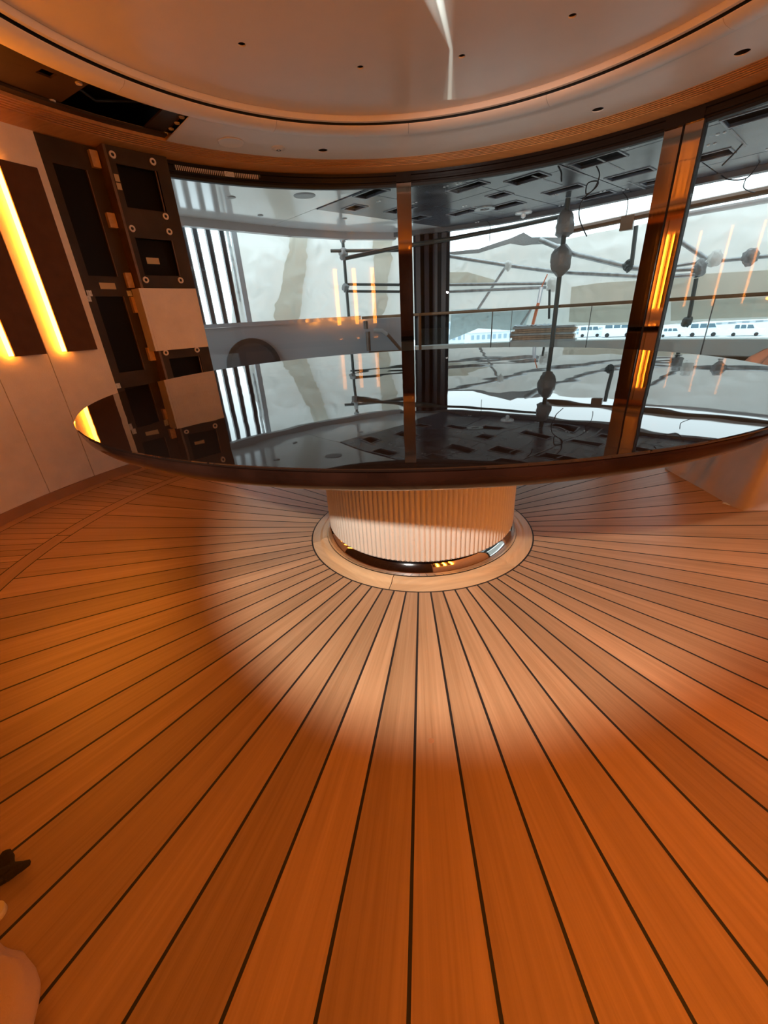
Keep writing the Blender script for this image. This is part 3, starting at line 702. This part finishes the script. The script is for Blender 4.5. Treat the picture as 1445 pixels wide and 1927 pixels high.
# brown gate frame with a slanting stair rail at the end of the bulwark
gt = thing('stair_gate', pol(5.0, -2, 0), 'brown gate frame with a slanting white tipped stair rail left of the bronze post', 'gate')
def P(px, py, R=5.0): return at_R(px, py, R)
MB().tube([P(692, 624), P(694, 660)], .034, 10).build('gate_post', MAT['rail_bronze'], gt, smooth=True)
MB().tube([P(694, 664), P(756, 661)], .022, 10).build('gate_foot', MAT['rail_bronze'], gt, smooth=True)
MB().tube([P(688, 604), P(689, 619)], .030, 10).build('gate_stub', MAT['rail_bronze'], gt, smooth=True)
MB().tube([P(728, 628), P(757, 661)], .026, 10).build('stair_rail', MAT['rail_bronze'], gt, smooth=True)
MB().tube([P(703, 622), P(719, 622), P(729, 630)], .029, 10).build('rail_tip', MAT['slat_grey'], gt, smooth=True)
MB().slab(4.995, 5.005, .0, .34, phi_of(P(690, 640)), phi_of(P(757, 640)), 3).build('gate_kick', MAT['bulwark'], gt)
# coaming, step
cm = MB().slab(5.30, 5.56, .36, .545, phs[0] - 1, 84, 50).build('coaming', MAT['coaming'])
tag(cm, 'pale grey coaming ledge running behind the glass railing', 'ledge')
st = thing('deck_step', pol(5.25, 40, 0), 'dark brown boarded step below the pale coaming', 'step')
k = phs[0]
while k < 82:
    MB().slab(5.20, 5.54, .0, .358, k + .05, k + 5.95, 4).build('step_board', MAT['rail_bronze'], st); k += 6
# black slatted column
ca, cb_ = phi_of(at_R(779, 540, 5.75)), phi_of(at_R(845, 540, 5.75))
cl = thing('slatted_column', pol(5.8, (ca + cb_)/2, 0), 'black slatted deck column behind the glass railing', 'column')
MB().slab(5.78, 6.05, 0, 2.49, ca, cb_, 4).build('column_core', MAT['column_dark'], cl)
for i in range(4):
    a = ca + (cb_ - ca)*(.06 + .24*i); MB().slab(5.70, 5.779, .0, 2.49, a, a + (cb_ - ca)*.13, 1).build('column_slat', MAT['column_slat'], cl)
# louvre screen at the far left
lv = thing('louvre_screen', pol(5.5, -31, 1.05), 'screen of tall black vertical slats at the far left outside the glass', 'louvre')
la = [phi_of(at_R(x, 488, 5.6)) for x in (330, 353, 375, 399, 424)]
for a in la:
    b0 = MB().slab(5.48, 5.62, 1.045, 2.49, a - .27, a + .26, 1).build('louvre_slat', MAT['slat_black'], lv)
    MB().slab(5.50, 5.64, 1.045, 2.49, a + .27, a + .42, 1).build('slat_side', MAT['slat_grey'], b0)
a = phi_of(at_R(447, 488, 5.6)); MB().slab(5.48, 5.62, 1.045, 2.49, a - .35, a + .4, 1).build('louvre_end', MAT['slat_grey'], lv)
MB().slab(5.47, 5.65, 1.02, 1.045, la[0] - 2, a + .5, 6).build('louvre_foot', MAT['slat_black'], lv)

# ================================================================== PROTECTIVE SHEETS
def sheet(name, R, top, bot, mat, label, seed, n=70, m=26, amp=.07, rag=0.0, cat='plastic sheet', thick=.004, rad_wr=True):
    # top / bot: photo outline points (left to right) on the cylinder R -> hanging, wrinkled sheet with thickness
    def interp(pts, t):
        t *= len(pts) - 1; i = min(int(t), len(pts) - 2); f = t - i
        return pts[i]*(1 - f) + pts[i + 1]*f
    pt = lambda q: at_R(q[0], q[1], R) if q[1] > 10 else pol(R, q[0], q[1])      # pixel, or (bearing, height)
    T = [pt(q) for q in top]; B = [pt(q) for q in bot]
    vs = []; fs = []
    for side in (0, 1):
        for j in range(m + 1):
            for i in range(n + 1):
                u, v = i/n, j/m; p_ = interp(T, u)*(1 - v) + interp(B, u)*v
                if rag:
                    w_ = noise.noise(Vector((seed, 0 if u < .5 else 7, p_.z*2.0)))*rag + noise.noise(Vector((seed + 3, 0 if u < .5 else 7, p_.z*11)))*rag*.35
                    k_ = abs(u - .5)*2*w_; p_ = p_ + Vector((p_.y, -p_.x, 0)).normalized()*k_
                h = math.hypot(p_.x, p_.y); d = Vector((p_.x/h, p_.y/h, 0))
                q = Vector((p_.x*1.1 + seed, p_.y*1.1, p_.z*1.3))
                k = noise.noise(q)*amp + abs(noise.noise(q*2.3))*amp*.55 + noise.noise(Vector((q.x*5, q.y*5, q.z*1.5)))*amp*.22
                vs.append(d*(R + k + side*thick) + Vector((0, 0, p_.z)))
    w = n + 1; o2 = (m + 1)*w
    for j in range(m):
        for i in range(n):
            a = j*w + i; fs.append((a, a + 1, a + w + 1, a + w)); fs.append((o2 + a, o2 + a + w, o2 + a + w + 1, o2 + a + 1))
    for i in range(n): fs.append((i, o2 + i, o2 + i + 1, i + 1)); a = m*w + i; fs.append((a, a + 1, o2 + a + 1, o2 + a))
    for j in range(m): a = j*w; fs.append((a, a + w, o2 + a + w, o2 + a)); a = j*w + n; fs.append((a, o2 + a, o2 + a + w, a + w))
    o = MB().add(vs, fs).build(name, mat, smooth=True, angle=80)
    return tag(o, label, cat, 'protective sheets around the deck')
sheet('plastic_sheet', 6.75, [(436, 400), (600, 405), (790, 400)], [(436, 640), (600, 640), (790, 640)], MAT['sheet_white'], 'white wrinkled plastic sheet filling the left window above the bulwark', 1, n=90, m=40)
sheet('plastic_sheet', 6.66, [(549, 432), (570, 432), (585, 432)], [(516, 615), (530, 615), (560, 615)], MAT['sheet_beige'], 'tall torn beige strip on the white sheet left of the thin scaffold pole', 4, n=12, m=60, amp=.05, rag=.10)
sheet('plastic_sheet', 6.66, [(705, 438), (722, 438), (744, 438)], [(700, 600), (705, 600), (718, 600)], MAT['sheet_beige'], 'narrow beige strip on the white sheet just left of the single bronze post', 9, n=12, m=60, amp=.06, rag=.10)
sheet('plastic_sheet', 6.75, [(800, 485), (880, 475), (985, 452), (1040, 456), (1120, 438), (1240, 415)], [(800, 600), (900, 612), (1000, 622), (1090, 613), (1160, 612), (1240, 612)], MAT['sheet_white'], 'large pale wrinkled sheet behind the scaffold in the middle window', 13, n=100, m=36, amp=.09)
sheet('plastic_sheet', 6.80, [(1243, 400), (1330, 388), (1445, 368), (70, 2.35), (88, 2.35), (106, 2.35), (125, 2.35)], [(1243, 612), (1330, 605), (1445, 600), (70, .6), (88, .5), (106, .4), (125, .3)], MAT['sheet_white'], 'large pale sheet behind the right window beyond the double post', 21, n=150, m=36, amp=.06)
sheet('plastic_sheet', 6.66, [(1075, 540), (1130, 532), (1200, 528), (1240, 525)], [(1070, 606), (1130, 608), (1200, 606), (1240, 606)], MAT['sheet_beige'], 'beige lower sheet panel between the wrapped pole and the double post', 17, n=50, m=20, amp=.03)
sheet('plastic_sheet', 6.70, [(1262, 520), (1330, 515), (1445, 508), (1700, 500)], [(1262, 604), (1330, 600), (1445, 596), (1700, 586)], MAT['sheet_beige'], 'beige lower sheet panel at the far right of the right window', 27, n=60, m=20, amp=.03)
sheet('plastic_sheet', 6.66, [(838, 512), (880, 512), (935, 528)], [(838, 540), (880, 536), (935, 532)], MAT['sheet_beige'], 'small beige sheet patch just right of the black slatted column', 31, n=30, m=10, amp=.03)
sheet('plastic_sheet', 6.35, [(850, 583), (900, 580), (1000, 582)], [(845, 640), (900, 618), (985, 624)], MAT['sheet_clear'], 'clear crinkled plastic sheet sagging below the handrail in the middle window', 37, n=50, m=20, amp=.12)
sheet('plastic_sheet', 6.5, [(845, 474), (900, 468), (960, 448), (985, 437), (1000, 446), (1060, 447)], [(845, 480), (900, 476), (960, 458), (985, 462), (1000, 460), (1060, 459)], MAT['wrap'], 'grey bunched roll of sheet along the top of the middle sheet', 41, n=60, m=8, amp=.07, cat='plastic sheet')

# ================================================================== SCAFFOLD
def tube(label, pts, R, r=.0242, mat='steel', name='scaffold_tube', cat='scaffold tube'):
    ps = [at_R(p_[0], p_[1], p_[2] if len(p_) > 2 else R) for p_ in pts]
    o = MB().tube(ps, r, 12).build(name, MAT[mat], origin=min(ps, key=lambda v: v.z), smooth=True)
    return tag(o, label, cat, 'scaffold outside the glass')
RS = 6.2
tube('dark upright scaffold pole outside the left window', [(644, 440), (657, 606)], RS, .026, 'steel_dark')
tube('short dark horizontal tube poking left past the left scaffold pole', [(622, 472), (760, 471)], 6.14, .026, 'steel_dark')
tube('rising grey tube from the left scaffold pole across the black column to the right', [(650, 486), (757, 464), (850, 449), (960, 428), (1052, 408)], 5.62, .030, 'steel_dark')
tube('upper of two parallel level tubes left of the single bronze post', [(650, 535), (760, 536)], 6.26, .022, 'steel_dark')
tube('lower of two parallel level tubes left of the single bronze post', [(650, 548), (760, 549)], 6.26, .022, 'steel_dark')
tube('long grey tube falling rightward from the black column past the wrapped pole', [(838, 481), (960, 500), (1050, 512), (1225, 521)], RS, .030)
tube('upper of two parallel level tubes in the middle window', [(846, 536), (1028, 533)], 6.12, .024)
tube('lower of two parallel level tubes in the middle window', [(846, 549), (1028, 541)], 6.12, .024)
tube('slanting thin tube below the long tube in the middle window', [(951, 502), (899, 582)], 6.28, .022)
tube('slanting tube under the handrail beside the orange strap', [(1000, 580), (975, 620)], 6.25, .024)
tube('thick pale tube falling from the bunched sheet toward the double post', [(1015, 451), (1080, 478), (1190, 504), (1240, 508)], 6.05, .036)
tube('short dark drop tube hanging left of the double post', [(1197, 425), (1188, 500)], 5.94, .028, 'steel_dark')
tube('slanting grey tube just right of the double post', [(1270, 447), (1330, 488)], 6.2, .030)
tube('upper level tube ending at the clamp right of the double post', [(1255, 503), (1325, 492)], 6.1, .022)
tube('middle level tube ending at the clamp right of the double post', [(1255, 509), (1312, 506)], 6.0, .024)
tube('lowest level tube ending at the clamp right of the double post', [(1255, 521), (1308, 517)], 6.0, .024)
tube('dark upright below the clamp in the right window', [(1310, 524), (1296, 600)], 6.05, .026, 'steel_dark')
tube('thin level tube running right from the clamp in the right window', [(1330, 493), (1445, 482), (1600, 466)], 6.25, .024)
tube('slim dark upright just left of the wrapped pole', [(1034, 545), (1033, 600)], 5.9, .018, 'steel_dark')
# ledger that carries the left sheet, and the standard that carries the ledger (both above / beside the view)
la0, la1 = at_R(436, 402, 6.70), at_R(790, 402, 6.70)
lp = [pol(6.70, phi_of(la0) - 1.2 + (phi_of(la1) - phi_of(la0) + 1.2)*i/8, la0.z*(1 - i/8) + la1.z*i/8 - .03) for i in range(9)]
tag(MB().tube(lp, .024, 10).build('scaffold_tube', MAT['steel'], origin=lp[0], smooth=True), 'long ledger tube along the top edge of the left white sheet above the beam', 'scaffold tube', 'scaffold outside the glass')
sp0 = pol(6.755, phi_of(la0) - 1.0, 0)
tag(MB().tube([Vector((sp0.x, sp0.y, ZQ)), Vector((sp0.x, sp0.y, la0.z + .1))], .026, 10).build('scaffold_tube', MAT['steel'], origin=Vector((sp0.x, sp0.y, ZQ)), smooth=True), 'tall scaffold standard rising from the quay between the louvre and the left sheet', 'scaffold tube', 'scaffold outside the glass')
# wrapped pole standing on the deck
wp = thing('wrapped_pole', Vector((*at_R(1040, 640, 4.7).xy, 0)), 'dark pole with two grey plastic wrapped lumps standing in the middle window', 'pole')
pts = [at_R(1061, 440, 4.7)]; base = at_R(1040, 640, 4.7)
tp_ = Vector((base.x + (at_R(1061, 440, 4.7).x - base.x), base.y + (at_R(1061, 440, 4.7).y - base.y), 2.185))
MB().tube([Vector((base.x, base.y, 0)), tp_], .030, 12).build('pole_tube', MAT['steel_dark'], wp, smooth=True)
def lump(a, b_, rs, name, parent, mat):
    n = len(rs); ps = [a.lerp(b_, i/(n - 1)) for i in range(n)]
    mb = MB().tube(ps, 0, 9, rr=rs); cx_ = (a + b_)/2
    mb.v = [tuple(Vector(v) + (Vector(v) - cx_)*.28*noise.noise(Vector(v)*9)) for v in mb.v]
    return mb.build(name, mat, parent, smooth=True, angle=40)
def onpole(py):
    q = at_R(1061 - (py - 440)*.105, py, 4.7); t = q.z/tp_.z; return Vector((base.x, base.y, 0)).lerp(tp_, t)
lump(onpole(396), onpole(446), [.06, .095, .11, .105, .11, .10, .10, .06], 'wrap_lump', wp, MAT['wrap'])
lump(onpole(462), onpole(520), [.04, .10, .125, .128, .13, .125, .122, .10, .05], 'wrap_lump', wp, MAT['wrap'])
# clamps with film
def clamp(px, py, R, r_, label, mat='wrap'):
    c = at_R(px, py, R)
    bm = bmesh.new(); bmesh.ops.create_icosphere(bm, subdivisions=3, radius=1)
    for v in bm.verts:
        d = v.co.normalized(); k = 1 + .45*noise.noise(d*2.5 + Vector((px, py, 0))); v.co = d*r_*k; v.co.z *= 1.2
    me = bpy.data.meshes.new('pipe_clamp'); bm.to_mesh(me); bm.free(); me.materials.append(MAT[mat]); me.shade_smooth()
    o = bpy.data.objects.new('pipe_clamp', me); col.objects.link(o); o.location = c
    return tag(o, label, 'clamp', 'scaffold clamps')
clamp(646, 478, 6.15, .075, 'film wrapped clamp where the tubes meet on the left scaffold pole')
clamp(650, 541, 6.2, .06, 'film wrapped clamp at the two parallel tubes on the left scaffold pole')
clamp(645, 450, 6.2, .05, 'small clamp at the top of the left scaffold pole', 'steel')
clamp(956, 500, 6.16, .055, 'white film wrapped clamp on the long falling tube', 'sheet_white')
clamp(1040, 536, 6.05, .085, 'film wrapped clamp at the right end of the two parallel tubes', 'sheet_white')
clamp(1182, 500, 6.0, .065, 'dark clamp at the foot of the short drop tube', 'steel_dark')
clamp(1316, 506, 6.05, .085, 'film wrapped clamp right of the double post', 'wrap')
clamp(1345, 487, 6.2, .08, 'pale film ball on the thin level tube', 'sheet_white')
clamp(1412, 484, 6.2, .085, 'grey film ball farther right on the thin level tube', 'wrap')
clamp(1292, 606, 6.05, .06, 'dark foot clamp under the upright in the right window', 'steel_dark')
clamp(657, 606, 6.15, .07, 'grey foot clamp of the left scaffold pole on the bulwark', 'steel_dark')
# orange strap
sp_ = [at_R(1030, 516, 5.9), at_R(1019, 540, 5.9), at_R(1013, 570, 5.9), at_R(1001, 616, 5.9)]
so = thing('ratchet_strap', sp_[-1], 'orange ratchet strap hanging over the handrail left of the wrapped pole', 'strap')
MB().tube(sp_[:2], .009, 8).build('strap_cord', MAT['strap_orange'], so, smooth=True)
MB().tube([sp_[1], sp_[2]], .03, 8).build('strap_knot', MAT['clear_wrap'], so, smooth=True)
MB().tube(sp_[2:], .026, 8).build('strap_band', MAT['strap_orange'], so, smooth=True)
# timber stack on the coaming
a0, a1 = phi_of(at_R(962, 640, 5.4)), phi_of(at_R(1086, 640, 5.4))
for i in range(7):
    z = .5455 + i*.031
    j0, j1 = rnd.uniform(-.35, .35), rnd.uniform(-.5, .3)
    o = MB().slab(5.33 + rnd.uniform(-.015, .01), 5.53, z, z + .027, a0 + j0 + i*.05, a1 + j1 - .06*i, 6).build('timber_board', MAT['plywood'] if i % 3 else MAT['board_grey'], origin=pol(5.43, (a0 + a1)/2, z))
    tag(o, 'timber board %s of the stack on the pale coaming' % ('lowest', 'second from the bottom', 'third from the bottom', 'fourth from the bottom', 'third from the top', 'second from the top', 'topmost')[i], 'board', 'boards stacked on the coaming')
zt = .5455 + 7*.031
mb = MB(); vs = []; fs = []
for j in range(9):
    for i in range(21):
        vs.append(pol(5.34 + .18*j/8, a0 + (a1 - a0)*(.02 + .62*i/20), zt + .008 + .030*abs(noise.noise(Vector((i*.5, j*.6, 3)))) ))
for j in range(8):
    for i in range(20): a = j*21 + i; fs.append((a, a + 1, a + 22, a + 21))
n_ = len(vs); vs2 = vs + [v - Vector((0, 0, .006)) for v in vs]; fs2 = fs + [tuple(n_ + q for q in reversed(f)) for f in fs]
rim = [i for i in range(20)] + [j*21 + 20 for j in range(8)] + [8*21 + i for i in range(20, 0, -1)] + [j*21 for j in range(8, 0, -1)]
fs2 += [(rim[i], rim[(i + 1) % len(rim)], n_ + rim[(i + 1) % len(rim)], n_ + rim[i]) for i in range(len(rim))]
tag(MB().add(vs2, fs2).build('plastic_film', MAT['clear_wrap'], origin=pol(5.43, (a0 + a1)/2 - 2, zt), smooth=True), 'crumpled bluish film lying on top of the timber stack', 'film')

# hanging cables under the bare boards
def cable(label, anchor, pts, r=.006):
    a = at_z(anchor[0], anchor[1], ZO - .009); R = math.hypot(a.x, a.y)
    ps = [a] + [at_R(px, py, R) for px, py in pts]
    # smooth
    out = []
    for i in range(len(ps) - 1):
        p0, p1_, p2_, p3_ = ps[max(i - 1, 0)], ps[i], ps[i + 1], ps[min(i + 2, len(ps) - 1)]
        for k in range(6):
            t = k/6; out.append(.5*((2*p1_) + (p2_ - p0)*t + (2*p0 - 5*p1_ + 4*p2_ - p3_)*t*t + (3*p1_ - p0 - 3*p2_ + p3_)*t**3))
    out.append(ps[-1])
    o = MB().tube(out, r, 6).build('hanging_cable', MAT['cable'], origin=a, smooth=True); tag(o, label, 'cable', 'cables hanging under the bare boards')
cable('black cable looping twice from the bare boards above the wrapped pole', (1122, 312), [(1128, 330), (1118, 355), (1103, 365), (1106, 345), (1124, 341), (1122, 352), (1095, 378), (1090, 410), (1104, 445)])
cable('short black cable with a bulb end left of the looping cable', (1050, 312), [(1056, 325), (1056, 336), (1057, 342)], .008)
cable('thin cable hanging straight from the boards in the middle of the window', (915, 415), [(922, 425), (921, 455)], .005)
cable('small curled cable near the edge beam left of the double post', (1172, 362), [(1181, 375), (1180, 395), (1177, 408)], .005)
cable('cable slanting down to the left from its hook in the right window', (1398, 270), [(1380, 290), (1358, 312)], .007)
cable('sagging cable from the hook at the right edge of the right window', (1430, 305), [(1405, 335), (1372, 338), (1357, 330)], .006)
cable('curled cable tail over the bright strip in the right window', (1404, 335), [(1399, 352), (1410, 360), (1420, 362)], .005)
# beam and white gutter tubes beyond the edge on the right
gb = [at_R(x, y, 6.0) for x, y in ((1060, 436), (1240, 398), (1445, 357), (1650, 316))]
tag(MB().tube(gb, .045, 8).build('timber_beam', MAT['rail_bronze'], origin=gb[0]), 'long brown beam above the sheets behind the double post', 'beam')
gb = [at_R(x, y, 6.1) for x, y in ((1262, 408), (1445, 376), (1650, 338))]
tag(MB().tube(gb, .035, 8).build('white_gutter', MAT['deckhead_white'], origin=gb[0], smooth=True), 'white gutter pipe under the brown beam at the right', 'pipe')
bl = at_R(1180, 420, 5.95)
tag(MB().box(tuple(bl), (.16, .08, .17), rz=rad(-40)).build('beam_bracket', MAT['rail_bronze'], origin=bl), 'square brown bracket hanging from the beam left of the double post', 'bracket')

# ================================================================== QUAY BEYOND
ZQ = -3.6
tag(MB().box((0, 70, ZQ - .25), (400, 400, .5)).build('ground', MAT['quay']), 'pale quay beyond the ship', 'ground', kind='structure')
def vehicle(name, x0, x1, ybase, label, kind, mat='van_white'):
    mid = at_z((x0 + x1)/2, ybase, ZQ); l = (at_z(x1, ybase, ZQ) - at_z(x0, ybase, ZQ)).length
    d = Vector((mid.x - CAM[0], mid.y - CAM[1], 0)).normalized(); ax = Vector((d.y, -d.x, 0)); ay = d
    h = l*(.50 if kind == 'van' else .42); w = l*.38
    t = thing(name, mid, label, 'van' if kind == 'van' else 'car', 'vehicles parked on the quay')
    if kind == 'van': prof = [(-.5, .10), (.5, .10), (.5, .48), (.40, .56), (.28, .98), (-.48, 1.0), (-.5, .9)]
    else: prof = [(-.5, .15), (.5, .15), (.5, .52), (.30, .60), (.14, .98), (-.30, 1.0), (-.42, .62), (-.5, .55)]
    n = len(prof); vs = [mid + ax*(x*l) + Vector((0, 0, z*h)) + ay*s_*w/2 for s_ in (-1, 1) for x, z in prof]
    MB().add(vs, [tuple(range(n)), tuple(range(2*n - 1, n - 1, -1))] + [(i, n + i, n + (i + 1) % n, (i + 1) % n) for i in range(n)]).build('body', MAT[mat], t)
    wins = [(.10, .30), (-.14, .07), (-.42, -.18)] if kind == 'van' else [(.02, .17), (-.16, -.01), (-.33, -.19)]
    for u0, u1 in wins:
        q = [(u0, .62), (u1 + (.05 if u1 > .1 else 0), .62), (u1 - .02, .90), (u0, .90)]
        vs = [mid + ax*(x*l) + Vector((0, 0, z*h)) + ay*(-w/2 + o_) for o_ in (-.03, .01) for x, z in q]
        MB().add(vs, [(0, 1, 2, 3), (7, 6, 5, 4), (0, 4, 5, 1), (1, 5, 6, 2), (2, 6, 7, 3), (3, 7, 4, 0)]).build('side_window', MAT['van_glass'], t)
    for u in (-.32, .32):
        for s_ in (-1, 1):
            c = mid + ax*u*l + ay*s_*w*.45 + Vector((0, 0, h*.15)); MB().tube([c - ay*.1, c + ay*.1], h*.15, 14).build('wheel', MAT['tyre'], t)
vehicle('parked_van', 1090, 1128, 634, 'white van parked leftmost on the quay beside the timber stack', 'van')
vehicle('parked_van', 1134, 1186, 634, 'white van on the quay just left of the double post', 'van')
vehicle('parked_car', 1240, 1284, 634, 'pale car on the quay just right of the double post', 'car')
vehicle('parked_van', 1292, 1350, 633, 'pale van on the quay in the middle of the right window', 'van')
vehicle('parked_car', 1368, 1432, 632, 'white car on the quay rightmost in the right window', 'car')
def house(x0, x1, ytop, D, label, floors, cols, mat='house'):
    d0, d1 = ray(x0, 640), ray(x1, 640); p0 = Vector((CAM[0] + d0[0]/d0[1]*D, CAM[1] + D)); p1_ = Vector((CAM[0] + d1[0]/d1[1]*D, CAM[1] + D))
    dt_ = ray((x0 + x1)/2, ytop); zt_ = CAM[2] + dt_[2]/dt_[1]*D
    c = (p0 + p1_)/2; w = (p1_ - p0).length; h = zt_ - ZQ
    t = thing('quay_building', (c.x, c.y, ZQ), label, 'building', 'buildings beyond the quay')
    MB().box((c.x, c.y + w*.3, ZQ + h/2), (w, w*.6, h)).build('building_wall', MAT[mat], t)
    MB().box((c.x, c.y + w*.3, ZQ + h + h*.02), (w*1.03, w*.63, h*.04)).build('building_roof', MAT['quay'], t)
    for i in range(cols):
        for j in range(floors):
            MB().box((c.x - w/2 + w*(i + .5)/cols, c.y - .05, ZQ + h*(j + .55)/floors), (w/cols*.5, .1, h/floors*.5)).build('window', MAT['house_window'], t)
house(838, 880, 603, 75, 'stepped white quay building seen just right of the black column', 2, 4)
house(884, 965, 626, 58, 'low white quay building with rows of windows right of the column', 2, 8)
house(1080, 1190, 616, 80, 'long pale quay building behind the parked vans left of the double post', 2, 9)
house(1330, 1480, 604, 85, 'pale blue quay shed at the far right behind the cars', 2, 6)
bp_ = at_z(915, 645, ZQ + .5)
tag(MB().prism([Vector((-3, -.6)), Vector((2.2, -.6)), Vector((3.4, 0)), Vector((2.2, .6)), Vector((-3, .6))], 0, .9).build('small_boat', MAT['boat_red'], origin=(0, 0, 0)), 'small red boat hull on the quay below the low building', 'boat').location = (at_z(912, 647, ZQ).x, at_z(912, 647, ZQ).y, ZQ)
